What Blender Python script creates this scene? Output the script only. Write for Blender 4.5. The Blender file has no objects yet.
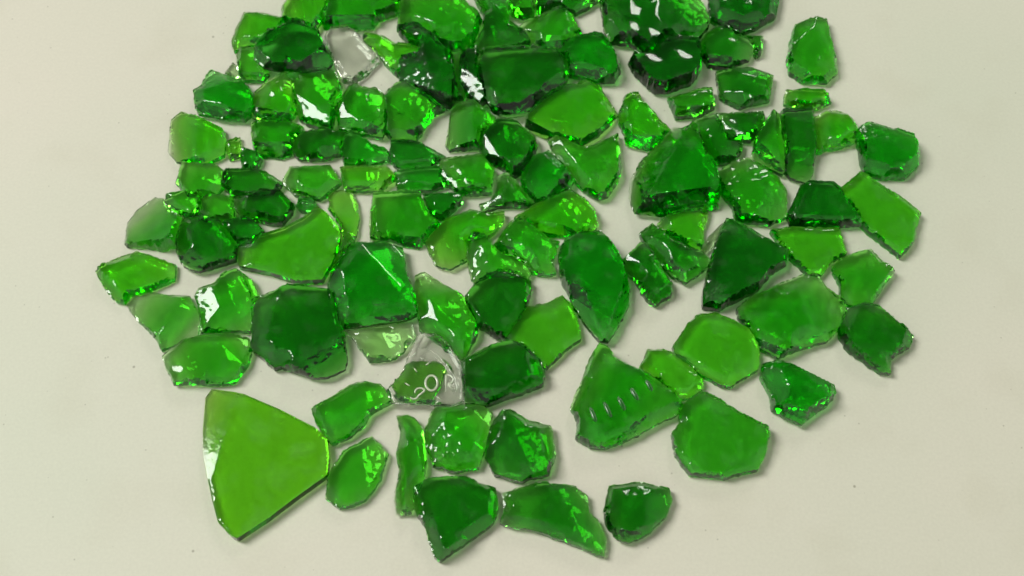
import bpy, math, random
import numpy as np
from mathutils import Vector, noise, geometry

sc = bpy.context.scene
COL = sc.collection
W, H = 1024, 576
MM = 0.001

# ------------------------------------------------------------------ camera
DIST, TILT, LENS = 0.47, math.radians(26), 44.0
cd = bpy.data.cameras.new('camera')
cam = bpy.data.objects.new('camera', cd); COL.objects.link(cam)
cam.location = (0, -DIST*math.sin(TILT), DIST*math.cos(TILT))
cam.rotation_euler = (TILT, 0, 0)
cd.lens = LENS; cd.sensor_width = 36; cd.clip_start = 0.01; cd.clip_end = 20
cd.dof.use_dof = True; cd.dof.focus_distance = 0.455; cd.dof.aperture_fstop = 14
sc.camera = cam
CX = np.array(cam.location)
_ct, _st = math.cos(TILT), math.sin(TILT)

def unp(px, py, h):
    """pixel of the photograph -> point on the plane z = h (metres)"""
    x = (px-W/2)/W*36/LENS; y = -(py-H/2)/W*36/LENS
    d = np.array([x, y*_ct+_st, y*_st-_ct])
    k = (h-CX[2])/d[2]
    return CX[0]+d[0]*k, CX[1]+d[1]*k

# ------------------------------------------------------------------ materials
def glass_mat(name, sig, rough=0.03, bump=0.05, dust=0.0):
    """green bottle glass: colour comes only from absorption inside the solid, sig = (r, g, b) per mm"""
    m = bpy.data.materials.new(name); m.use_nodes = True
    nt = m.node_tree; N = nt.nodes; L = nt.links
    N.clear()
    out = N.new('ShaderNodeOutputMaterial')
    b = N.new('ShaderNodeBsdfPrincipled')
    b.inputs['Base Color'].default_value = (1, 1, 1, 1)
    b.inputs['Transmission Weight'].default_value = 1
    b.inputs['IOR'].default_value = 1.5
    b.inputs['Roughness'].default_value = rough
    tc = N.new('ShaderNodeTexCoord')
    n1 = N.new('ShaderNodeTexNoise'); n1.inputs['Scale'].default_value = 420; n1.inputs['Detail'].default_value = 3
    L.new(tc.outputs['Object'], n1.inputs['Vector'])
    r = N.new('ShaderNodeMapRange'); r.inputs[1].default_value = .45; r.inputs[2].default_value = .75
    r.inputs[3].default_value = rough; r.inputs[4].default_value = rough+0.08
    L.new(n1.outputs['Fac'], r.inputs[0]); L.new(r.outputs[0], b.inputs['Roughness'])
    n2 = N.new('ShaderNodeTexNoise'); n2.inputs['Scale'].default_value = 260; n2.inputs['Detail'].default_value = 2
    L.new(tc.outputs['Object'], n2.inputs['Vector'])
    bp = N.new('ShaderNodeBump'); bp.inputs['Strength'].default_value = bump; bp.inputs['Distance'].default_value = 0.0004
    L.new(n2.outputs['Fac'], bp.inputs['Height']); L.new(bp.outputs[0], b.inputs['Normal'])
    # fine pale glass dust and scuffs lying on the faces
    d = N.new('ShaderNodeBsdfDiffuse'); d.inputs[0].default_value = (.62, .68, .56, 1)
    n3 = N.new('ShaderNodeTexNoise'); n3.inputs['Scale'].default_value = 1500; n3.inputs['Detail'].default_value = 4
    n4 = N.new('ShaderNodeTexNoise'); n4.inputs['Scale'].default_value = 130
    L.new(tc.outputs['Object'], n3.inputs['Vector']); L.new(tc.outputs['Object'], n4.inputs['Vector'])
    r3 = N.new('ShaderNodeMapRange'); r3.inputs[1].default_value = .62; r3.inputs[2].default_value = .74
    L.new(n3.outputs['Fac'], r3.inputs[0])
    r4 = N.new('ShaderNodeMapRange'); r4.inputs[1].default_value = .52; r4.inputs[2].default_value = .72
    L.new(n4.outputs['Fac'], r4.inputs[0])
    mu = N.new('ShaderNodeMath'); mu.operation = 'MULTIPLY'
    L.new(r3.outputs[0], mu.inputs[0]); L.new(r4.outputs[0], mu.inputs[1])
    ma = N.new('ShaderNodeMath'); ma.operation = 'MULTIPLY_ADD'; ma.inputs[1].default_value = .28+dust; ma.inputs[2].default_value = 0
    L.new(mu.outputs[0], ma.inputs[0])
    sm = N.new('ShaderNodeMath'); sm.operation = 'MULTIPLY_ADD'; sm.inputs[1].default_value = .025
    L.new(r4.outputs[0], sm.inputs[0]); L.new(ma.outputs[0], sm.inputs[2])
    mx = N.new('ShaderNodeMixShader'); L.new(sm.outputs[0], mx.inputs[0])
    L.new(b.outputs[0], mx.inputs[1]); L.new(d.outputs[0], mx.inputs[2])
    L.new(mx.outputs[0], out.inputs['Surface'])
    a = N.new('ShaderNodeVolumeAbsorption')
    D = max(sig); a.inputs['Density'].default_value = D*1000
    a.inputs['Color'].default_value = (1-sig[0]/D, 1-sig[1]/D, 1-sig[2]/D, 1)
    L.new(a.outputs[0], out.inputs['Volume'])
    return m

def T(f, r=.29, g=.040, b=.44): return (r*f, g*f, b*f)
MAT = {
    'c': glass_mat('clear glass', (.008, .004, .012)),
    'p': glass_mat('pale green glass', T(.28)),
    'l': glass_mat('lime green glass', (.215, .020, .42)),
    'y': glass_mat('light lime sheet glass', (.157, .012, .42), bump=.04),
    'g': glass_mat('green glass', T(.78)),
    'e': glass_mat('emerald glass', (.32, .043, .37)),
    'd': glass_mat('deep green glass', (.32, .072, .42)),
    'f': glass_mat('worn raised glass', (.012, .004, .02), dust=2.2),
    'v': glass_mat('vivid green glass', (.6, .012, .6)),
    'k': glass_mat('darkest green glass', (.40, .08, .44)),
}

def worn_mat():
    m = bpy.data.materials.new('frosted raised glass'); m.use_nodes = True
    b = m.node_tree.nodes['Principled BSDF']
    b.inputs['Base Color'].default_value = (.62, .68, .50, 1); b.inputs['Roughness'].default_value = .35
    b.inputs['Transmission Weight'].default_value = .35; b.inputs['Coat Weight'].default_value = .5
    return m
MAT['f'] = worn_mat()
m_ = worn_mat(); m_.name = 'green raised glass'; MAT['r'] = m_
b_ = m_.node_tree.nodes['Principled BSDF']
b_.inputs['Base Color'].default_value = (.012, .17, .010, 1); b_.inputs['Roughness'].default_value = .22; b_.inputs['Coat Weight'].default_value = 0

def table_mat():
    m = bpy.data.materials.new('pale painted table'); m.use_nodes = True
    nt = m.node_tree; N = nt.nodes; L = nt.links
    b = N['Principled BSDF']; b.inputs['Roughness'].default_value = .55
    tc = N.new('ShaderNodeTexCoord')
    n = N.new('ShaderNodeTexNoise'); n.inputs['Scale'].default_value = 4; n.inputs['Detail'].default_value = 4
    L.new(tc.outputs['Object'], n.inputs['Vector'])
    cr = N.new('ShaderNodeValToRGB')
    cr.color_ramp.elements[0].position = .35; cr.color_ramp.elements[0].color = (.595, .622, .49, 1)
    cr.color_ramp.elements[1].position = .68; cr.color_ramp.elements[1].color = (.67, .645, .535, 1)
    L.new(n.outputs['Fac'], cr.inputs[0])
    # sparse dark specks of dirt and grit
    v = N.new('ShaderNodeTexVoronoi'); v.inputs['Scale'].default_value = 75
    L.new(tc.outputs['Object'], v.inputs['Vector'])
    r = N.new('ShaderNodeMapRange'); r.inputs[1].default_value = .022; r.inputs[2].default_value = .05
    r.inputs[3].default_value = 1; r.inputs[4].default_value = 0
    L.new(v.outputs['Distance'], r.inputs[0])
    sp = N.new('ShaderNodeSeparateColor'); L.new(v.outputs['Color'], sp.inputs[0])
    g = N.new('ShaderNodeMath'); g.operation = 'GREATER_THAN'; g.inputs[1].default_value = .6
    L.new(sp.outputs[0], g.inputs[0])
    mu = N.new('ShaderNodeMath'); mu.operation = 'MULTIPLY'; L.new(r.outputs[0], mu.inputs[0]); L.new(g.outputs[0], mu.inputs[1])
    mu2 = N.new('ShaderNodeMath'); mu2.operation = 'MULTIPLY'; mu2.inputs[1].default_value = .6
    v9 = N.new('ShaderNodeTexVoronoi'); v9.inputs['Scale'].default_value = 210
    L.new(tc.outputs['Object'], v9.inputs['Vector'])
    r9 = N.new('ShaderNodeMapRange'); r9.inputs[1].default_value = .03; r9.inputs[2].default_value = .09
    r9.inputs[3].default_value = .7; r9.inputs[4].default_value = 0
    L.new(v9.outputs['Distance'], r9.inputs[0])
    s9 = N.new('ShaderNodeSeparateColor'); L.new(v9.outputs['Color'], s9.inputs[0])
    g9 = N.new('ShaderNodeMath'); g9.operation = 'GREATER_THAN'; g9.inputs[1].default_value = .72
    L.new(s9.outputs[0], g9.inputs[0])
    m9 = N.new('ShaderNodeMath'); m9.operation = 'MULTIPLY_ADD'; L.new(r9.outputs[0], m9.inputs[0]); L.new(g9.outputs[0], m9.inputs[1]); L.new(mu.outputs[0], m9.inputs[2])
    L.new(m9.outputs[0], mu2.inputs[0])
    mx = N.new('ShaderNodeMix'); mx.data_type = 'RGBA'
    L.new(mu2.outputs[0], mx.inputs[0]); L.new(cr.outputs[0], mx.inputs[6]); mx.inputs[7].default_value = (.16, .15, .09, 1)
    # faint smudges
    n5 = N.new('ShaderNodeTexNoise'); n5.inputs['Scale'].default_value = 30; n5.inputs['Detail'].default_value = 6
    L.new(tc.outputs['Object'], n5.inputs['Vector'])
    r5 = N.new('ShaderNodeMapRange'); r5.inputs[1].default_value = .52; r5.inputs[2].default_value = .8; r5.inputs[4].default_value = .25
    L.new(n5.outputs['Fac'], r5.inputs[0])
    mx2 = N.new('ShaderNodeMix'); mx2.data_type = 'RGBA'
    L.new(r5.outputs[0], mx2.inputs[0]); L.new(mx.outputs[2], mx2.inputs[6]); mx2.inputs[7].default_value = (.48, .46, .33, 1)
    L.new(mx2.outputs[2], b.inputs['Base Color'])
    n7 = N.new('ShaderNodeTexNoise'); n7.inputs['Scale'].default_value = 900; n7.inputs['Detail'].default_value = 5
    L.new(tc.outputs['Object'], n7.inputs['Vector'])
    r7 = N.new('ShaderNodeMapRange'); r7.inputs[1].default_value = .3; r7.inputs[2].default_value = .7; r7.inputs[3].default_value = .97; r7.inputs[4].default_value = 1.03
    L.new(n7.outputs['Fac'], r7.inputs[0])
    vm = N.new('ShaderNodeVectorMath'); vm.operation = 'SCALE'; L.new(mx2.outputs[2], vm.inputs[0]); L.new(r7.outputs[0], vm.inputs['Scale'])
    L.new(vm.outputs[0], b.inputs['Base Color'])
    n6 = N.new('ShaderNodeTexNoise'); n6.inputs['Scale'].default_value = 160; n6.inputs['Detail'].default_value = 5
    L.new(tc.outputs['Object'], n6.inputs['Vector'])
    bp = N.new('ShaderNodeBump'); bp.inputs['Strength'].default_value = .08; bp.inputs['Distance'].default_value = .0003
    L.new(n6.outputs['Fac'], bp.inputs['Height']); L.new(bp.outputs[0], b.inputs['Normal'])
    return m

me = bpy.data.meshes.new('tabletop')
s = 1.2
me.from_pydata([(-s, -s, -.02), (s, -s, -.02), (s, s, -.02), (-s, s, -.02), (-s, -s, 0), (s, -s, 0), (s, s, 0), (-s, s, 0)], [],
               [(3, 2, 1, 0), (4, 5, 6, 7), (0, 1, 5, 4), (1, 2, 6, 5), (2, 3, 7, 6), (3, 0, 4, 7)])
me.materials.append(table_mat())
tb = bpy.data.objects.new('tabletop', me); COL.objects.link(tb)
tb['kind'] = 'structure'; tb['label'] = 'pale cream tabletop with faint specks under the glass'

# ------------------------------------------------------------------ shard builder
def seg_dist(P, poly):
    """distance of points P (n,2) to closed polygon edges, and index of nearest edge"""
    A = poly; B = np.roll(poly, -1, 0); AB = B-A
    L2 = (AB**2).sum(1)+1e-12
    AP = P[:, None, :]-A[None]
    t = np.clip((AP*AB[None]).sum(2)/L2[None], 0, 1)
    D = np.sqrt(((AP-t[..., None]*AB[None])**2).sum(2))
    return D.min(1), D.argmin(1)

def inside(P, poly):
    x, y = P[:, 0], P[:, 1]; c = np.zeros(len(P), bool)
    j = len(poly)-1
    for i in range(len(poly)):
        xi, yi = poly[i]; xj, yj = poly[j]
        if yi != yj:
            c ^= ((yi > y) != (yj > y)) & (x < (xj-xi)*(y-yi)/(yj-yi)+xi)
        j = i
    return c

def fbm(P, s, seed, oct=2):
    o = np.empty(len(P)); q = seed*7.31
    for i, (x, y) in enumerate(P):
        o[i] = noise.noise((x*s+q, y*s-q, q*.37))
        if oct > 1: o[i] += .5*noise.noise((x*s*2.1-q, y*s*2.1, q))
    return o

COUNT = [0]
HEIGHTS = {}
def shard(label, pts, t, tint, crop=None, z=0.0, tilt=(0, 0), rt=.42, rb=.10, w=6, cuts=(), jag=.5, rip=.22,
          wav=.35, bend=0, name='glass_shard', under=.8, step=.62, category='glass shard', auto=1, grow=.35, floor=.48, relief=(), group='broken green glass pieces'):
    """pts: outline in the photo; t: thickness mm; tilt: rise of the top face (mm per cm) to the right / away;
    cuts: fracture planes (x0,y0,x1,y1,slope): what lies left of the line from p0 to p1 falls away at that slope"""
    COUNT[0] += 1; seed = COUNT[0]; rnd = random.Random(seed*97+5)
    if crop:
        ox, oy, k = crop
        f = lambda x, y: (ox+x/k, oy+y/k)
    else:
        f = lambda x, y: (x, y)
    hr = (z+t*(rt+rb)/2)*MM
    O = np.array([unp(*f(x, y), hr) for x, y in pts])*1000          # mm on the table
    a = 0.5*np.sum(O[:, 0]*np.roll(O[:, 1], -1)-np.roll(O[:, 0], -1)*O[:, 1])
    if a < 0: O = O[::-1]
    # subdivide + chip the outline
    Q = []
    n = len(O)
    for i in range(n):
        p, q = O[i], O[(i+1) % n]; d = np.linalg.norm(q-p); m = max(1, int(d/step))
        nrm = np.array([q[1]-p[1], p[0]-q[0]])/max(d, 1e-6)
        bow = rnd.uniform(-.03, .02)*d if jag > .2 else 0
        for j in range(m):
            u = j/m; s0 = math.sin(math.pi*u)
            pp = p+(q-p)*u + nrm*bow*s0
            nn = noise.noise((pp[0]*.55+seed*3, pp[1]*.55, seed))+.6*noise.noise((pp[0]*1.7, pp[1]*1.7+seed, 3))
            pp = pp+nrm*nn*jag*(.25+.75*s0)
            Q.append(pp)
    Q = np.array(Q)
    # the broken rim stands a little outside the traced line
    Tn = np.roll(Q, -1, 0)-np.roll(Q, 1, 0); Tn /= np.linalg.norm(Tn, axis=1)[:, None]+1e-9
    Q = Q+np.stack([Tn[:, 1], -Tn[:, 0]], 1)*grow
    lo, hi = Q.min(0), Q.max(0); cen = Q.mean(0)
    # interior grid, jittered
    g = step*1.02
    X, Y = np.meshgrid(np.arange(lo[0], hi[0], g), np.arange(lo[1], hi[1], g))
    P = np.stack([X.ravel(), Y.ravel()], 1)
    rs = np.random.RandomState(seed); P += rs.uniform(-.22, .22, P.shape)*g
    P = P[inside(P, Q)]
    dd, _ = seg_dist(P, Q); P = P[dd > g*.45]
    # crease lines of the cuts
    extra = []; cutl = []
    for c in cuts:
        h0 = (z+t*.8)*MM
        p0 = np.array(unp(*f(c[0], c[1]), h0))*1000; p1 = np.array(unp(*f(c[2], c[3]), h0))*1000
        cutl.append((p0, p1, math.tan(math.radians(c[4]))))
        L_ = np.linalg.norm(p1-p0); m = int(L_/(.6*step))+1
        u = (p1-p0)/max(L_, 1e-6)
        ln = np.array([p0-u*6+(u*(L_+12))*j/(m*2) for j in range(m*2+1)])
        ln = ln[inside(ln, Q)]
        if len(ln):
            d2, _ = seg_dist(ln, Q); ln = ln[d2 > g*.4]
            if len(ln):
                dP = np.sqrt(((P[:, None]-ln[None])**2).sum(2)).min(1) if len(P) else np.array([])
                P = P[dP > g*.45]; extra.append(ln)
    if extra: P = np.concatenate([P]+extra)
    allp = np.concatenate([Q, P]); nb = len(Q)
    co = [Vector(p) for p in allp]
    r = geometry.delaunay_2d_cdt(co, [(i, (i+1) % nb) for i in range(nb)], [], 1, 1e-5)
    V = np.array([tuple(v) for v in r[0]]); F = [tuple(x) for x in r[2]]
    d, _ = seg_dist(V, Q)
    OA, OB = O, np.roll(O, -1, 0); OAB = OB-OA
    ot = np.clip(((V[:, None]-OA[None])*OAB[None]).sum(2)/((OAB**2).sum(1)+1e-9)[None], 0, 1)
    OD = np.sqrt(((V[:, None]-OA[None]-ot[..., None]*OAB[None])**2).sum(2))+grow
    wt = w*.375*np.exp(np.array([rnd.uniform(-1.5, .75) for _ in OA])); wu = w*.375*np.exp(np.array([rnd.uniform(-1.8, .3) for _ in OA]))
    # boundary in order
    cnt = {}
    for x in F:
        for i in range(len(x)):
            e = (x[i], x[(i+1) % len(x)]); cnt[e] = cnt.get(e, 0)+1
    bnd = [e for e in cnt if (e[1], e[0]) not in cnt]
    onb = np.zeros(len(V), bool)
    for e in bnd: onb[e[0]] = onb[e[1]] = True
    d[onb] = 0
    # top height
    ang = np.arctan2(V[:, 1]-cen[1], V[:, 0]-cen[0])
    wm = w*.375
    facets = np.array([noise.noise((math.cos(q)*1.6+seed, math.sin(q)*1.6, seed*.7)) for q in ang])
    ww = wm*np.clip(1+1.5*facets, .25, 2.4)
    s_ = np.clip((OD/wt[None]).min(1), 0, 1); s_[onb] = np.minimum(s_[onb], .12)
    face = t + (V[:, 0]-cen[0])/10*tilt[0] + (V[:, 1]-cen[1])/10*tilt[1]
    size = max(hi-lo)
    rr = ((V-cen)**2).sum(1)/(size/2)**2
    face = face + bend*(1-rr)
    n_lo = fbm(V, .16, seed, 1); n_mid = fbm(V, .45, seed+50, 2)
    face = face + wav*n_lo
    face = np.maximum(face, .9)
    rimt = np.minimum(t*rt, face*.92)
    top = rimt+(face-rimt)*s_
    # conchoidal ripples on the broken rim
    rip = rip*.36; wav = wav*.7
    zone = np.clip((1-s_)*3, 0, 1)*np.clip(d/.5, 0, 1)
    top += zone*rip*(np.sin(d*2.2+n_mid*3+ang)*.5+n_mid*.8)
    n_auto = 0 if (cuts or bend or auto == 0 or rt >= .6 or t < 5.6) else (2 if size > 22 else 1)
    a0 = rnd.uniform(0, 6.28)
    for q in range(n_auto):
        a1 = a0+q*rnd.uniform(1.6, 2.8); dv = np.array([math.cos(a1), math.sin(a1)])
        ext = ((Q-cen)@dv).max(); off = ext*rnd.uniform(.1, .5)
        pc = cen+dv*off; tv = np.array([-dv[1], dv[0]])
        cutl.append((pc+tv, pc-tv, math.tan(math.radians(rnd.uniform(9, 26)))*(min(1, t/6))))
    for ci, (p0, p1, sl) in enumerate(cutl):
        fl = .2 if ci < len(cuts) else floor
        u = (p1-p0)/np.linalg.norm(p1-p0); nr = np.array([-u[1], u[0]])
        dist = (V-p0)@nr
        hf = t+((p0+p1)/2-cen)@np.array(tilt)/10
        rough_ = (dist > .3)*rip*.5*(n_mid+.5*np.sin(dist*1.6+n_lo*4))
        if ci < len(cuts) and sl > .65:     # a broken side: falls in one plane from the crease to the foot
            fr = np.clip(dist, 0, None)/(np.clip(dist, 0, None)+d+1e-6)
            plane = np.where(dist > 0, hf-(hf-.16*t-.4)*fr, 99)+rough_
            top = np.minimum(top, plane)
        else:
            plane = hf-dist*sl+rough_
            top = np.minimum(top, np.maximum(plane, t*max(rb+.1, .3 if ci < len(cuts) else floor)))
    # bottom height
    wb = wm*.9
    sb = np.clip((OD/(wu+.3)[None]).min(1), 0, 1)
    rimb = t*rb*(1+.5*fbm(V, .3, seed+9, 1))
    bot = rimb*(1-np.power(sb, under))+ .1*wav*(1+n_lo*.7)
    if rt < .6 and t > 5.4:
        for q in range(2):       # the underside is broken too: one or two shallow planes
            a1 = rnd.uniform(0, 6.28); dv = np.array([math.cos(a1), math.sin(a1)])
            ext = ((Q-cen)@dv).max()
            bot = np.maximum(bot, np.minimum(((V-cen)@dv-ext*rnd.uniform(.0, .5))*math.tan(math.radians(rnd.uniform(6, 18)))+.15*n_mid, .22*t))
    bot = np.maximum(bot, 0)
    top = np.maximum(top, bot+.35)
    # marks moulded into the glass: (line in photo pixels, half width mm, height mm)
    for line, rw, rh in relief:
        pl = np.array([unp(x, y, (z+t*.85)*MM) for x, y in line])*1000
        A_, B_ = pl[:-1], pl[1:]; AB_ = B_-A_
        tt = np.clip(((V[:, None]-A_[None])*AB_[None]).sum(2)/((AB_**2).sum(1)+1e-9)[None], 0, 1)
        dl = np.sqrt(((V[:, None]-A_[None]-tt[..., None]*AB_[None])**2).sum(2)).min(1)
        top += rh*np.cos(np.clip(dl/rw, 0, 1)*math.pi/2)**1.3*np.clip(d/.5, 0, 1)
    nv = len(V)
    base = np.array([cen[0], cen[1]])
    vt = [((V[i, 0]-base[0])*MM, (V[i, 1]-base[1])*MM, top[i]*MM) for i in range(nv)]
    vb = [((V[i, 0]-base[0])*MM, (V[i, 1]-base[1])*MM, bot[i]*MM) for i in range(nv)]
    faces = [f_ for f_ in F]+[tuple(nv+i for i in reversed(f_)) for f_ in F]
    # wall with one chipped mid row
    mid = {}
    verts = vt+vb
    for e in bnd:
        i = e[0]
        u = .35+.3*noise.noise((V[i, 0]*.8, V[i, 1]*.8, seed+4))
        out = (V[i]-cen); out = out/np.linalg.norm(out)
        k2 = .12+.3*noise.noise((V[i, 0]*.6+9, V[i, 1]*.6, seed))
        zz = bot[i]+(top[i]-bot[i])*u
        mid[i] = len(verts)
        verts.append(((V[i, 0]-base[0]+out[0]*k2)*MM, (V[i, 1]-base[1]+out[1]*k2)*MM, zz*MM))
    for a_, b_ in bnd:
        faces.append((b_, a_, mid[a_], mid[b_])); faces.append((mid[b_], mid[a_], nv+a_, nv+b_))
    me = bpy.data.meshes.new(name); me.from_pydata(verts, [], faces)
    me.materials.append(MAT[tint]); me.update()
    me.polygons.foreach_set('use_smooth', [True]*len(me.polygons))
    me.set_sharp_from_angle(angle=math.radians(25))
    ob = bpy.data.objects.new(name, me); COL.objects.link(ob)
    ob.location = (base[0]*MM, base[1]*MM, (z+.05)*MM)
    ob['label'] = label; ob['category'] = category
    if group: ob['group'] = group
    ob['_t'] = t
    return ob, V, top+z+.05

A=(80,0,4);B=(320,0,4);C=(560,0,4);D=(740,0,4);E=(80,130,4);F_=(320,130,4);G=(500,130,4);H_=(700,120,4)
I=(80,240,4);J=(320,240,4);K=(540,230,4);L_=(700,230,4);M=(140,330,4);N_=(340,330,4);O_=(540,330,4);P_=(660,330,4)
a=(216,0,6.4);b=(216,70,6.4);c=(340,0,6.4);d=(340,70,6.4);e=(460,0,6.4);f=(460,70,6.4);g=(600,0,6.4);h=(600,70,6.4)
i_=(100,170,6.4);j=(220,170,6.4);k=(440,150,6.4);l=(440,220,6.4);m=(600,180,6.4);n=(720,110,6.4);o=(380,330,6.4);p=(320,400,6.4)
def arc(cx, cy, rx, ry, a0, a1, n_): return [(cx+rx*math.cos(math.radians(a0+(a1-a0)*q/(n_-1))), cy+ry*math.sin(math.radians(a0+(a1-a0)*q/(n_-1)))) for q in range(n_)]
LETTERS = [(arc(431.5, 383, 6, 7.5, 0, 360, 24), .62, .8),
           ([(446,392),(446,375)]+arc(448,379.5,5.5,4.5,-90,90,8)+[(448,384),(453,392)], .55, .8),
           (arc(420,392,5,4,160,340,8)+arc(414,396,4,3,0,160,6), .55, .8),
           ([(418,350),(427,350),(437,356),(447,366),(455,379),(458,392)], 1.0, .7)]
LETTERS += [([(x0, y0), (x1, y1)], .7, .5) for x0, y0, x1, y1 in [(411,357,416,353),(420,357,423,360),(426,365,430,362),(414,368,417,372),(452,387,450,384),(436,396,441,400),(405,383,410,386)]]
S = shard
# ---- top left
S('lime shard with rounded top at the upper left end of the pile', [(185,90),(300,95),(420,130),(445,165),(400,230),(310,290),(200,300),(120,330),(108,270),(130,200)], 5, 'l', a, tilt=(1.5,0), w=5)
S('largest very dark shard of the upper left corner', [(440,175),(500,165),(600,190),(645,210),(690,290),(745,395),(700,450),(560,465),(470,450),(400,458),(310,440),(250,380),(250,320),(330,250),(380,205)], 8, 'k', a, z=3.5, cuts=[(700,300,480,440,38)], w=5, tilt=(0,1))
S('small bright green block under the dark shard at upper left', [(145,335),(240,315),(300,340),(340,480),(300,520),(190,522),(150,480),(140,400)], 5, 'g', a, w=5)
S('tiny almost clear sliver beside the small bright block, upper left', [(65,470),(110,410),(140,440),(160,490),(185,520),(120,505)], 2.5, 'p', a, w=3)
S('bright green piece cut by the top edge, leftmost along it', [(425,130),(428,50),(455,15),(500,-50),(690,-60),(722,50),(665,160),(640,205),(600,185),(500,160)], 5.5, 'l', a, z=.5, w=4)
S('green slab with dark front side at the top edge, second from the left there', [(328,-10),(396,-10),(402,4),(396,14),(378,20),(373,30),(352,30),(325,29),(320,18),(326,8)], 7, 'g', cuts=[(380,17,322,17,50)], w=4)
S('wide green slab with lime left corner at the top edge, above the white streaked piece', [(395,-30),(640,-60),(780,-10),(850,80),(905,140),(885,200),(840,300),(800,332),(700,325),(620,290),(560,220),(480,185),(410,190),(370,192),(380,90)], 7, 'g', c, z=1.5, tilt=(1.2,0), w=5, cuts=[(640,-20,860,90,14)])
S('grey colourless glass piece between green ones near the upper left', [(700,250),(740,190),(830,168),(880,200),(930,260),(1000,330),(1040,400),(960,480),(880,540),(815,520),(765,430),(715,330)], 5, 'c', a, w=7, name='clear_glass_shard', rip=.35)
S('slim leaf shaped lime green shard touching the grey colourless piece', [(150,245),(190,226),(270,240),(350,292),(430,300),(520,330),(500,390),(400,385),(390,480),(370,490),(320,440),(270,380),(220,310),(160,280)], 5, 'l', c, w=4)
S('black green shard with a long white streak, right of slim leaf shaped shard', [(382,215),(440,178),(500,178),(570,240),(650,300),(710,350),(725,440),(745,580),(745,650),(690,705),(620,680),(500,590),(430,535),(385,520),(380,400),(425,370),(500,350),(520,290),(440,265)], 9, 'k', c, z=1, cuts=[(620,560,520,280,22),(725,640,400,500,40)], w=5, rip=.3)
S('narrow bright green wedge squeezed right of the white streaked dark shard', [(715,345),(800,345),(810,420),(810,560),(790,640),(750,640),(745,560),(722,440)], 6, 'l', c, w=4)
S('narrow dark upright slice at the left end of the big dark ribbed piece', [(5,400),(50,358),(125,352),(112,440),(140,560),(165,650),(120,680),(60,640),(10,560),(0,470)], 8, 'k', e, w=4)
S('big dark ribbed piece in the upper middle, with curved lower edge', [(132,352),(300,330),(460,325),(600,345),(680,400),(692,490),(655,560),(560,615),(500,660),(430,735),(300,755),(215,725),(170,650),(145,560),(115,440)], 8.5, 'd', e, z=1.5, cuts=[(690,420,150,520,10),(690,520,230,650,35)], w=6, rip=.35)
S('dark green block left of the small glinting piece at the top middle', [(60,-50),(160,-60),(330,-30),(312,100),(312,150),(370,185),(440,260),(455,312),(330,325),(110,340),(90,300),(150,200),(150,100)], 7.5, 'd', e, w=6, rip=.3)
S('small bright piece with a white glint at the top edge, middle', [(325,-60),(455,-60),(480,30),(470,95),(400,112),(335,100),(312,50)], 7, 'g', e, z=2, w=5, cuts=[(480,60,320,60,45)])
S('rough green piece directly below the glinting piece, top middle', [(375,185),(480,130),(560,90),(660,70),(720,110),(750,190),(785,240),(700,262),(640,320),(560,320),(460,300),(425,240)], 7, 'g', e, w=7, rip=.35)
S('dark long piece along the top edge, right of the glinting piece', [(485,-60),(860,-60),(885,10),(800,62),(740,92),(690,90),(640,60),(560,72),(490,80)], 7, 'd', e, w=5)
S('dark emerald block with rounded right end, above the large lime pane', [(615,352),(700,262),(830,238),(910,260),(960,310),(1012,400),(1024,470),(985,530),(870,532),(760,502),(694,490),(684,400)], 8, 'e', e, w=6, cuts=[(1000,520,700,440,18)])
S('large lime pane with pointed right tip in the upper middle', [(455,262),(530,185),(640,112),(740,112),(820,88),(880,120),(940,200),(1002,300),(960,352),(880,430),(770,492),(700,470),(620,432),(560,442),(480,410),(420,370),(425,330)], 5.5, 'l', f, tilt=(.5,0), cuts=[(640,430,420,310,42)], w=5)
S('dark rounded piece left of the lime pane, below the big ribbed piece', [(491,128),(500,125),(513,126),(526,131),(535,140),(537,148),(533,160),(524,172),(512,178),(502,168),(485,160),(479,148),(480,137)], 8, 'd', w=7, cuts=[(512,178,482,132,25)])
S('blocky green piece with bright right corner left of the dark rounded one', [(755,225),(860,200),(920,260),(992,320),(982,360),(905,420),(890,500),(700,512),(678,480),(700,370),(710,290),(725,245)], 8, 'g', d, w=6, cuts=[(860,500,850,210,30)])
S('plain bright green block below the white streaked dark shard', [(335,120),(390,90),(440,92),(500,142),(620,232),(665,262),(600,290),(550,350),(520,420),(478,472),(345,465),(300,420),(295,300),(285,175)], 6.5, 'g', d, w=5, cuts=[(300,190,430,110,20)])
S('lumpy green chunk with white glint left of the plain bright block', [(20,190),(60,120),(100,103),(150,125),(230,130),(278,170),(292,250),(296,400),(270,442),(170,420),(60,400),(0,385),(-20,280),(0,230)], 7.5, 'g', d, w=9, rip=.45, wav=.7)
S('knobbly yellow green lump with sparkles at the left of the upper pile', [(240,200),(270,140),(330,90),(430,30),(490,80),(482,180),(518,270),(480,322),(400,352),(300,345),(238,310)], 6.5, 'l', b, w=10, rip=.5, wav=.9)
S('mid green lump with dark lower tip right of the knobbly yellow green lump', [(440,30),(560,18),(690,0),(760,25),(802,110),(802,180),(765,240),(742,392),(680,382),(600,352),(540,322),(520,260),(488,180),(495,90)], 7, 'g', b, w=8, rip=.4, wav=.6)
S('isolated emerald nugget, leftmost in the upper part of the pile', [(530,290),(600,318),(650,330),(690,380),(692,450),(660,487),(570,482),(480,462),(463,420),(458,370),(490,350),(510,310)], 7.5, 'e', A, w=8, rip=.35, tilt=(1,0))
S('green piece with black front side below the knobbly yellow green lump', [(233,350),(330,340),(480,350),(560,380),(540,420),(500,460),(480,540),(420,560),(260,550),(240,460)], 7.5, 'g', b, cuts=[(520,470,240,470,48)], w=4)
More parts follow.
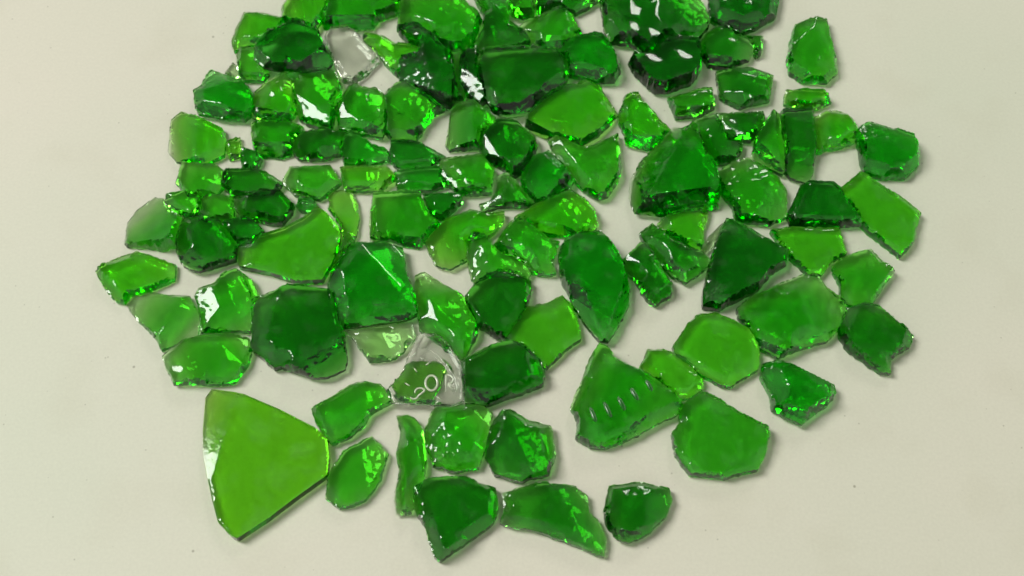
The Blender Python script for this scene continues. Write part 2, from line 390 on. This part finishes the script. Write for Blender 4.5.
S('dark green piece right of the black fronted one', [(560,412),(640,400),(740,392),(830,412),(822,460),(800,540),(700,570),(530,570),(490,520),(510,450)], 7, 'd', b, w=5)
S('emerald sliver below the lumpy chunk with the white glint', [(345,138),(352,135),(361,139),(374,148),(388,153),(390,160),(370,166),(345,166),(341,152)], 6, 'e', w=5)
S('rounded green piece below the isolated emerald nugget', [(172,120),(182,114),(200,120),(222,130),(226,142),(224,156),(205,166),(178,163),(169,152)], 6, 'l', w=6, tilt=(-1,0), cuts=[(196,166,200,112,20)])
S('tiny lime crumb right of the rounded piece below the nugget', [(226,145),(240,139),(240,156),(230,160)], 4, 'l', w=3)
S('small dark chip lying beside the tiny lime crumb', [(241,156),(246,150),(256,153),(262,160),(255,172),(243,170)], 5, 'k', w=4)
S('flat dark sliver below the plain bright green block', [(391,144),(403,143),(420,145),(434,152),(445,158),(430,168),(400,171),(389,160)], 5, 'k', w=4)
# ---- row hidden in the photo by the caption
S('mid green block in the band left of centre, above the wedge faded pale', [(183,164),(217,167),(230,179),(217,195),(188,199),(177,184)], 6, 'g')
S('green lump between small dark chip and the sparkling dark piece', [(226,173),(265,173),(283,185),(273,198),(236,198),(222,187)], 6, 'd')
S('green piece just above the pale topped shard behind the big sheet', [(291,169),(330,167),(341,184),(320,200),(296,196),(283,184)], 6, 'g')
S('lime piece between the emerald sliver and green pentagon below it', [(341,169),(385,167),(398,179),(380,192),(346,192)], 5.5, 'l')
S('emerald chunk below the flat dark sliver', [(395,174),(439,170),(452,184),(431,191),(398,191)], 6, 'e')
S('green chip left of the dark rounded piece in the upper middle', [(442,161),(481,156),(494,171),(491,193),(460,196),(439,178)], 7, 'g')
# ---- left side
S('fan shaped wedge fading from colourless to green, left side', [(165,475),(180,340),(240,260),(310,210),(350,180),(420,195),(432,240),(460,285),(530,322),(510,420),(490,492),(400,517),(320,502),(180,492)], 4.2, 'g', i_, tilt=(3.3,-2.8), rt=.25, rb=.1, w=3, name='glass_shard')
S('green piece tucked above the fan shaped wedge', [(425,225),(430,180),(560,155),(640,180),(655,280),(600,318),(545,318),(470,280)], 6, 'g', i_, w=5)
S('bright green piece between the tucked piece and sparkling dark piece', [(590,300),(665,280),(655,200),(700,160),(850,180),(862,280),(860,320),(760,335),(690,345)], 6, 'g', i_, w=6)
S('dark rounded chunk with ripple lines right of the fan shaped wedge', [(390,430),(420,365),(490,345),(560,372),(610,420),(632,470),(622,520),(560,542),(480,570),(420,550),(393,500)], 8, 'd', E, w=9, rip=.6)
S('blackish lump overlapping the rippled chunk on its right', [(575,372),(650,352),(700,370),(737,412),(690,458),(640,464),(605,425)], 6, 'k', E, z=1, w=6)
S('dark round ended piece with a white sparkle, left of centre', [(150,330),(100,250),(110,190),(230,150),(400,155),(472,230),(462,280),(400,345),(320,342),(230,322)], 7.5, 'd', j, w=7, rip=.5)
S('small dark chip above the upper corner of the big green sheet', [(490,235),(510,205),(600,205),(620,235),(570,270),(520,267)], 5, 'k', j, w=4)
S('big flat green sheet with a milky reflecting top corner, left of centre', [(238,247),(256,239),(285,230),(304,220),(318,209),(326,215),(339,230),(340,240),(333,262),(322,281),(297,282),(270,273),(240,267)], 5, 'l', rt=.8, rb=.1, w=3, jag=.15, wav=.12, rip=.08, cuts=[(250,272,262,236,16),(312,216,338,232,12)])
S('upright shard with a pale top behind the right side of the big green sheet', [(329,210),(330,194),(350,190),(357,205),(359,220),(356,236),(347,254),(337,272),(331,278),(337,258),(344,240),(342,228)], 4.5, 'l', tilt=(0,-1.2), w=4)
S('green pentagon piece with dark lower lip, centre left', [(373,198),(420,196),(428,215),(440,226),(428,238),(418,247),(405,245),(390,240),(371,240),(371,215)], 7, 'g', w=5, cuts=[(436,240,371,234,45)])
S('dark wedge right of the green pentagon piece', [(424,196),(460,194),(462,202),(452,212),(441,221),(430,214)], 6, 'k', w=4)
S('wide green shard with a lime left edge, above the dark round lens', [(426,243),(438,230),(447,220),(470,212),(487,216),(504,214),(503,222),(490,236),(470,241),(466,262),(450,270),(436,266),(430,255)], 6.5, 'l', w=6, rip=.35, tilt=(1.6,0))
S('dark jagged strip left of the sharp green tooth, centre', [(498,178),(508,174),(517,184),(534,204),(528,207),(502,207),(492,210),(482,213),(480,206),(490,203),(496,195)], 6, 'd', w=5, rip=.4)
S('green tooth shaped chunk with glints at the centre top', [(527,167),(534,158),(548,153),(562,166),(573,183),(570,189),(562,192),(548,202),(537,203),(524,191),(521,181)], 8, 'e', w=8, rip=.35)
S('folded shard with pale left flap, below the large lime pane', [(195,50),(220,30),(290,60),(340,80),(400,55),(470,22),(482,150),(470,210),(430,270),(390,280),(330,240),(260,160),(210,100)], 6.5, 'g', G, z=.2, w=6, cuts=[(330,240,250,60,24)])
S('ragged green shard with a bright cream glint, centre', [(515,219),(540,203),(565,195),(576,195),(587,203),(595,213),(597,225),(593,233),(574,235),(552,236),(540,234),(524,222)], 6.5, 'l', w=7, cuts=[(596,232,535,222,35)], rip=.4)
S('green block with chipped sides left of the tall dark lozenge', [(355,160),(400,90),(460,22),(520,12),(620,72),(690,132),(760,152),(740,210),(705,270),(738,342),(700,352),(590,340),(540,275),(450,232),(385,195)], 7.5, 'g', l, w=6, rip=.45)
S('gnarled green piece with a black knob, above the dark round lens', [(160,150),(210,88),(280,98),(330,150),(370,212),(450,245),(540,295),(575,345),(560,390),(400,380),(300,385),(230,420),(205,385),(180,270)], 6.5, 'g', l, w=9, rip=.6, wav=.8)
S('dark round lens shaped piece at the very centre', [(466,298),(479,284),(492,276),(503,274),(522,278),(530,283),(530,296),(525,310),(514,326),(505,339),(495,337),(478,326),(466,308)], 7, 'd', z=.6, w=6, bend=.8, rip=.3)
S('tall dark lozenge with glossy pointed lower end, right of centre', [(75,110),(100,50),(160,20),(240,15),(290,80),(330,150),(352,230),(352,310),(300,410),(270,452),(240,450),(180,380),(130,300),(90,220),(80,170)], 10, 'e', K, w=9, rip=.1, wav=.15, rt=.4)
S('small dark nugget right of the tall lozenge', [(330,130),(400,58),(430,70),(480,150),(525,220),(522,262),(460,302),(430,280),(380,200),(338,165)], 7.5, 'd', K, w=7, rip=.4)
S('twisted dark piece touching the small nugget on its right', [(640,235),(652,226),(662,232),(672,244),(688,252),(702,254),(708,260),(706,268),(698,276),(685,284),(672,278),(657,262),(646,247)], 7, 'd', w=7, rip=.5)
S('bright green trapezium below the black fronted slab, right of centre', [(370,290),(440,232),(560,195),(680,175),(690,200),(680,250),(652,330),(660,400),(640,455),(560,425),(470,370),(400,330)], 5.5, 'l', m, w=5, rip=.3)
S('thin colourless splinter left of the big dark triangle', [(700,253),(709,238),(722,225),(727,223),(722,234),(712,247),(705,255)], 3, 'p', w=3, name='glass_splinter', jag=.2)
S('big dark triangular shard, right of centre', [(726,221),(733,222),(760,238),(785,251),(787,257),(785,266),(770,275),(758,290),(741,298),(720,309),(703,307),(703,292),(711,258),(720,232)], 8.5, 'k', w=5, cuts=[(790,262,748,296,42),(760,296,700,296,32)], rip=.3)
S('large slab with a flat black front side, upper right of centre', [(630,182),(640,162),(660,140),(674,128),(688,129),(698,142),(706,164),(717,178),(719,190),(718,206),(660,216),(635,213),(630,198)], 12, 'g', w=4, rt=.4, cuts=[(722,188,648,198,68),(634,222,648,198,60)], rip=.15)
S('bright green crescent with a yellow hollow, right of the large lime pane', [(118,300),(150,200),(240,153),(262,210),(332,270),(372,330),(445,395),(400,440),(400,490),(300,515),(170,482),(150,400),(122,340)], 6.5, 'l', h, w=6, cuts=[(420,430,250,425,40)])
S('green slab right behind the black fronted slab', [(694,122),(716,118),(726,142),(742,145),(741,152),(735,160),(722,164),(712,163),(702,145)], 7, 'd', w=6)
S('dark glossy piece above the green slab, upper right', [(716,116),(762,114),(764,124),(759,133),(750,142),(731,142),(721,133)], 7.5, 'd', w=6)
S('tall green piece with a bright white glint at its foot, upper right', [(200,300),(230,180),(290,90),(330,20),(372,40),(382,160),(405,260),(408,400),(395,420),(350,400),(250,345),(190,325)], 7, 'g', n, w=6)
S('wide green piece with two vertical reflections, upper right', [(385,30),(590,20),(600,120),(612,200),(605,300),(590,400),(565,472),(450,442),(415,405),(412,250),(395,150)], 7, 'd', n, w=6, cuts=[(600,250,400,240,18)])
S('sparkling rough piece left of the dark block at the right end', [(605,60),(700,20),(770,28),(830,60),(872,120),(872,190),(840,222),(760,242),(680,252),(618,275),(608,180)], 6.5, 'l', n, w=9, rip=.5)
S('dark emerald block, topmost piece at the right end of the pile', [(625,62),(640,35),(680,20),(760,45),(850,80),(872,130),(866,190),(820,232),(720,232),(655,212),(640,150),(625,90)], 8, 'e', H_, w=6, cuts=[(640,92,880,100,12)])
S('lime green oblong plate with brownish rim at the right end', [(560,282),(640,215),(700,258),(790,310),(877,380),(862,430),(850,490),(798,546),(740,500),(655,432),(625,380),(585,320)], 5, 'l', H_, w=3, rt=.7, rb=.12, rip=.15, wav=.15)
S('dark green block left of the lime oblong plate', [(350,380),(400,270),(440,260),(520,265),(562,300),(605,370),(640,425),(560,430),(440,425),(360,420)], 7.5, 'k', H_, cuts=[(650,395,345,380,30)], w=5)
S('bright trapezium pane pointing down, below the dark green block at right', [(771,232),(792,229),(838,230),(845,255),(830,262),(820,276),(808,276),(792,260)], 5, 'l', w=4, rt=.65, rip=.2)
S('green block with curled right edge above the big dark triangle', [(60,228),(120,182),(190,162),(240,190),(310,240),(340,290),(340,392),(280,420),(140,412),(130,350),(90,300)], 7.5, 'g', H_, w=7, rip=.35)
S('green pentagon with a dark chipped top, right edge of the pile', [(530,150),(590,110),(680,86),(720,130),(772,170),(722,240),(680,300),(600,305),(562,290),(560,220),(532,172)], 6.5, 'g', L_, w=7, rip=.35)
S('wide rough block with a sandy scratch on top, lower right', [(148,320),(200,275),(320,222),(400,190),(470,185),(500,240),(572,290),(580,330),(550,400),(500,450),(420,472),(310,517),(240,480),(200,400),(153,350)], 8, 'g', L_, w=10, rip=.45, wav=.5)
S('dark shard with a notched foot, lowest at the right edge of the pile', [(584,322),(640,302),(720,320),(790,380),(847,430),(832,470),(780,500),(752,530),(756,577),(720,572),(650,520),(592,480),(557,430),(556,380)], 7, 'd', L_, w=6, rip=.3, cuts=[(847,455,700,455,14)])
S('round lime disc with scalloped edge, lower right', [(673,348),(688,325),(700,316),(715,315),(733,322),(748,331),(758,347),(758,364),(757,370),(740,380),(730,387),(722,386),(702,376),(692,368),(676,357)], 5, 'l', w=5, rt=.65, rip=.25, wav=.25)
S('small lime piece leaning against the round lime disc', [(400,150),(430,85),(480,85),(560,108),(605,140),(622,180),(650,200),(645,240),(590,277),(555,272),(500,232),(460,192)], 5, 'l', O_, w=6, rip=.35)
rid, rv_, rt_ = S('triangular chunk with short raised ridges on it, bottom centre right', [(125,320),(165,220),(200,120),(235,68),(265,80),(300,120),(380,160),(440,190),(500,235),(550,275),(572,312),(540,347),(440,392),(350,442),(260,472),(200,467),(145,432),(150,370)], 8, 'g', O_, w=6, cuts=[(520,350,160,430,25)], rip=.25, step=.5)
S('flat green five sided plate at the lower right below the ridged chunk', [(672,434),(680,424),(680,408),(702,394),(720,402),(740,415),(767,428),(769,436),(764,455),(757,470),(725,478),(690,474),(676,455)], 6, 'g', w=4, rt=.7, wav=.12, rip=.2)
S('emerald lump with bright inner glow, alone at the lower right', [(403,190),(410,145),(470,130),(530,158),(690,228),(697,258),(660,310),(600,350),(560,382),(500,352),(450,322),(440,260)], 8.5, 'e', P_, w=8, cuts=[(560,160,690,300,25)], rip=.3)
# ---- left lower
S('leaf shaped light green piece, farthest left of all', [(68,130),(130,90),(230,53),(290,70),(382,105),(377,160),(310,190),(240,217),(200,222),(180,255),(150,247),(100,190)], 5, 'l', I, w=5, tilt=(-.6,0))
S('curved shard with a milky face and white edge line, left side', [(190,260),(220,217),(300,217),(440,232),(455,265),(478,310),(470,380),(400,412),(330,442),(310,400),(240,330),(200,282)], 4.6, 'g', I, w=4, tilt=(2.6,-1), rt=.35, cuts=[(445,235,300,400,32)])
S('green chunk with bright right corner behind the curved milky shard', [(465,232),(480,202),(540,180),(600,132),(630,123),(690,170),(717,230),(702,280),(692,370),(600,365),(490,372),(485,310)], 7, 'g', I, w=8, rip=.35)
S('smooth bright green boat shaped piece, lower left', [(335,470),(420,405),(480,388),(600,380),(680,402),(685,460),(670,500),(620,570),(520,580),(380,580),(350,520)], 6, 'g', I, w=7, rip=.2, tilt=(1.0,-.6))
S('large dark chunk with feathery left side, left of centre', [(252,312),(252,302),(270,295),(287,289),(310,290),(330,292),(338,302),(343,330),(347,360),(345,370),(328,378),(315,379),(282,367),(275,369),(265,360),(252,350)], 8.5, 'd', w=8, cuts=[(350,325,285,366,22),(262,366,280,290,22)], rip=.4)
S('largest upright green block with smooth bright face, left of centre', [(35,190),(75,100),(120,30),(170,20),(250,20),(330,40),(345,130),(380,230),(387,300),(330,330),(180,350),(80,352),(60,290),(40,230)], 9, 'e', J, w=9, rip=.3, rt=.45)
S('pale lime knob with radiating lines under the largest upright block', [(105,370),(180,356),(240,348),(330,328),(370,340),(377,400),(330,452),(280,480),(200,487),(160,432),(140,400)], 5.5, 'p', J, w=8, rip=.5)
S('green kite shaped shard with dark borders, centre', [(385,210),(385,150),(420,138),(500,190),(580,240),(630,330),(628,380),(600,430),(570,492),(540,472),(480,420),(400,362),(398,300)], 7, 'g', J, w=8, rip=.15, rt=.4)
S('flat lime green plate with jagged right side, centre', [(507,338),(520,315),(527,309),(545,306),(562,298),(570,305),(576,320),(580,340),(565,350),(550,365),(545,369),(535,358),(520,348)], 4.8, 'l', w=3, rt=.7, rip=.2, wav=.2)
S('dark cylindrical looking block below the flat lime plate', [(490,130),(580,80),(680,55),(740,70),(800,130),(817,180),(810,220),(700,262),(580,307),(503,297),(487,200)], 9, 'd', N_, w=8, cuts=[(560,90,820,120,12),(810,210,480,250,28)], rip=.2)
emb, eb_, ez_ = S('colourless shard with embossed letters over a green chip, bottom centre', [(190,245),(250,180),(290,80),(320,20),(380,20),(440,70),(485,150),(492,285),(450,305),(380,303),(300,292),(210,292)], 3.2, 'c', N_, z=3.4, w=4, rip=.15, wav=.08, name='clear_glass_shard', step=.2, auto=0, relief=LETTERS[3:4])
S('bright green chip seen through the colourless embossed shard', [(80,360),(180,235),(260,217),(400,222),(430,250),(400,300),(380,380),(330,450),(200,468),(130,440)], 3.2, 'l', o, w=3, rt=.6, rip=.3)
S('bent green strip with bright lower rim, left of the embossed shard', [(690,320),(760,280),(840,230),(900,213),(960,225),(1000,265),(1012,292),(920,340),(890,390),(840,430),(770,457),(740,430),(710,380)], 7, 'g', M, w=6, rip=.25)
S('biggest flat light green sheet with straight cut sides, bottom left', [(206,398),(212,390),(245,397),(280,412),(315,430),(327,440),(329,458),(327,476),(295,499),(270,518),(238,539),(231,535),(220,523),(214,500),(205,455),(204,430)], 4.6, 'y', w=2, rt=.9, rb=.06, jag=.06, rip=.03, wav=.03, cuts=[(212,480,238,397,13)])
S('diamond shaped green piece right of the biggest flat sheet', [(372,438),(388,455),(380,480),(365,500),(352,506),(340,508),(327,499),(330,475),(346,453)], 6, 'g', w=5)
S('narrow dark sliver with a bright right half, bottom centre left', [(397,416),(404,415),(414,420),(422,430),(424,445),(426,460),(424,480),(416,500),(411,513),(397,515),(395,500),(400,470),(397,452),(401,432)], 7, 'g', w=6, cuts=[(406,516,408,410,38)], rip=.35)
S('rounded green piece with feathery scratches, below the embossed shard', [(426,430),(432,414),(440,407),(460,406),(480,407),(492,415),(489,430),(484,452),(478,468),(455,472),(434,466),(427,448)], 7.5, 'g', w=8, rip=.4)
S('dark piece with golden sparkles right of the feathery scratched one', [(488,440),(493,425),(500,414),(510,411),(527,422),(550,428),(552,437),(555,455),(548,475),(520,482),(495,475),(486,458)], 7.5, 'd', w=7, rip=.4, cuts=[(556,470,500,430,16)])
S('downward pointing dark green piece, lowest at the bottom centre left', [(415,505),(413,490),(430,480),(465,478),(495,490),(497,505),(496,517),(490,526),(470,540),(440,561),(435,557),(427,530),(417,515)], 7.5, 'd', w=6, cuts=[(440,562,420,500,20)])
S('long curved shard pointing to the lower right, bottom centre', [(501,524),(505,509),(503,495),(530,486),(575,488),(587,498),(588,514),(597,521),(605,540),(603,557),(590,552),(562,540),(542,533),(515,528)], 6.5, 'd', w=5, rip=.3)
S('dark nugget right of the long curved shard at the bottom', [(606,502),(609,488),(640,484),(668,490),(671,502),(665,517),(650,532),(628,543),(618,540),(607,527),(604,512)], 7.5, 'd', w=8, rip=.25)
# ---- top right
S('big green chunk with a lime top and white glints, top edge right of centre', [(602,15),(600,-10),(680,-12),(695,-2),(704,10),(709,24),(704,32),(697,40),(680,39),(665,42),(655,50),(648,57),(640,54),(630,46),(610,44),(604,32)], 8.5, 'd', w=9, rip=.3, wav=.5, tilt=(0,-.6))
S('black green piece in front of the big chunk with the lime top', [(629,65),(632,60),(642,56),(652,54),(662,46),(680,42),(695,44),(700,52),(700,70),(690,84),(668,92),(655,92),(640,78),(632,70)], 9, 'k', z=.5, w=5, cuts=[(655,95,632,58,30)])
S('green piece between the two darkest ones, upper right', [(700,45),(706,36),(716,29),(727,27),(735,38),(748,42),(752,52),(748,62),(730,68),(708,66),(702,58)], 6.5, 'd', w=5)
S('little dark triangle right of that green piece, upper right', [(745,37),(762,38),(761,52),(756,58),(751,46)], 5, 'd', w=4)
S('dark chunk with bluish white glints at the top edge, rightmost there', [(707,-10),(710,20),(720,26),(740,35),(757,28),(775,17),(778,0),(776,-12)], 8, 'k', w=8, rip=.45)
S('lone tapering green block, highest on the right', [(787,60),(790,42),(795,27),(807,22),(826,22),(830,42),(835,62),(836,75),(826,84),(802,82),(790,74)], 6.5, 'g', w=4)
S('green lump in the upper right between the black piece and glossy piece', [(668,100),(690,94),(712,92),(714,108),(700,116),(676,118)], 7, 'g')
S('rounded green piece left of the lone tapering block', [(716,74),(750,70),(772,78),(768,102),(740,108),(720,98)], 7, 'd', rip=.3)
S('lime piece below the lone tapering block', [(786,92),(822,94),(830,104),(812,110),(784,106)], 6, 'l')


def bead(name, pts, rad, parent, SV, ST, closed=False, mat='f'):
    """a raised half-round line following the face of its shard"""
    P = []; HH = []
    for x, y in pts:
        hh = 6.0
        for _ in range(4):
            q0 = np.array(unp(x, y, hh*MM)); near = np.argsort(((SV-q0*1000)**2).sum(1))[:6]; hh = float(ST[near].mean())
        P.append(q0); HH.append(hh*MM)
    n_ = len(P); V = []; Fc = []; R = 8
    for q in range(n_):
        A0 = P[(q-1) % n_] if closed or q > 0 else P[q]; B0 = P[(q+1) % n_] if closed or q < n_-1 else P[q]
        t_ = B0-A0; t_ = t_/(np.linalg.norm(t_)+1e-9); nn = np.array([-t_[1], t_[0]])
        rr = rad*(1 if closed or 0 < q < n_-1 else .55)
        for k_ in range(R):
            an = 2*math.pi*k_/R; w_ = P[q]+nn*math.cos(an)*rr*MM
            V.append((w_[0]-parent.location.x, w_[1]-parent.location.y, HH[q]-parent.location.z+math.sin(an)*rr*MM*.6))
    for q in range(n_ if closed else n_-1):
        for k_ in range(R):
            Fc.append((q*R+k_, ((q+1) % n_)*R+k_, ((q+1) % n_)*R+(k_+1) % R, q*R+(k_+1) % R))
    if not closed:
        Fc.append(tuple(range(R))); Fc.append(tuple((n_-1)*R+k_ for k_ in reversed(range(R))))
    me = bpy.data.meshes.new(name); me.from_pydata(V, [], Fc); me.materials.append(MAT[mat]); me.update()
    me.polygons.foreach_set('use_smooth', [True]*len(me.polygons))
    ob = bpy.data.objects.new(name, me); COL.objects.link(ob); ob.parent = parent
bead('raised_letter', arc(431.5, 383, 6, 7.5, 0, 345, 24), .45, emb, eb_, ez_, True)      # O
bead('raised_letter', LETTERS[1][0], .42, emb, eb_, ez_)                                   # R
bead('raised_letter', LETTERS[2][0], .38, emb, eb_, ez_)                                   # broken S
for q in LETTERS[4:]: bead('raised_bead', [q[0][0], ((q[0][0][0]+q[0][1][0])/2, (q[0][0][1]+q[0][1][1])/2), q[0][1]], .3, emb, eb_, ez_)
for (x0, y0), (x1, y1) in [((590,407),(596,422)), ((604,402),(611,417)), ((618,397),(625,410)), ((631,388),(638,400)), ((646,380),(652,391))]:
    bead('raised_ridge', [(x0+(x1-x0)*q/4, y0+(y1-y0)*q/4) for q in range(5)], .8, rid, rv_, rt_, mat='r')
for o_ in list(COL.objects):
    if '_t' in o_.keys(): del o_['_t']

# ------------------------------------------------------------------ light
def area(name, loc, target, sx, sy, power, col):
    ld = bpy.data.lights.new(name, 'AREA'); ld.shape = 'RECTANGLE'; ld.size = sx; ld.size_y = sy
    ld.energy = power; ld.color = col
    lo = bpy.data.objects.new(name, ld); COL.objects.link(lo)
    lo.location = loc
    lo.rotation_euler = (Vector(target)-Vector(loc)).to_track_quat('-Z', 'Y').to_euler()
    return lo
area('window_light', (-3.8, 1.3, 5.4), (0, 0, 0), 2.1, 3.0, 380, (1, 1, .96))
area('glint_fill_light', (.6, 2.0, 1.5), (0, .05, 0), .35, .6, 8, (1, .97, .9))  # added lamp: glints on tilted facets and some fill from the right
w_ = bpy.data.worlds.new('World'); sc.world = w_; w_.use_nodes = True
# a room: dim ceiling above and behind the table, paler walls all round
nt = w_.node_tree; bg = nt.nodes['Background']; nn = nt.nodes.new; lk = nt.links.new
tc = nn('ShaderNodeTexCoord')
dp = nn('ShaderNodeVectorMath'); dp.operation = 'DOT_PRODUCT'; dp.inputs[1].default_value = (.05, .5, .864)
lk(tc.outputs['Generated'], dp.inputs[0])
nz = nn('ShaderNodeTexNoise'); nz.inputs['Scale'].default_value = 3.0
lk(tc.outputs['Generated'], nz.inputs['Vector'])
ad = nn('ShaderNodeMath'); ad.operation = 'MULTIPLY_ADD'; ad.inputs[1].default_value = .25
lk(nz.outputs['Fac'], ad.inputs[0]); lk(dp.outputs['Value'], ad.inputs[2])
cr = nn('ShaderNodeValToRGB')
cr.color_ramp.elements[0].position = .5; cr.color_ramp.elements[0].color = (.52, .51, .46, 1)
cr.color_ramp.elements[1].position = 1.0; cr.color_ramp.elements[1].color = (.07, .07, .065, 1)
lk(ad.outputs[0], cr.inputs[0]); lk(cr.outputs[0], bg.inputs[0])
bg.inputs[1].default_value = 1.0

sc.view_settings.view_transform = 'Standard'; sc.view_settings.look = 'None'
sc.view_settings.exposure = 0; sc.view_settings.gamma = 1
sc.render.engine = 'CYCLES'
cy = sc.cycles
cy.max_bounces = 24; cy.transmission_bounces = 20; cy.transparent_max_bounces = 8; cy.diffuse_bounces = 4; cy.glossy_bounces = 6; cy.volume_bounces = 0
cy.caustics_refractive = True; cy.caustics_reflective = True; cy.blur_glossy = .6
cy.use_denoising = True; cy.denoiser = 'OPENIMAGEDENOISE'
cy.sample_clamp_indirect = 9
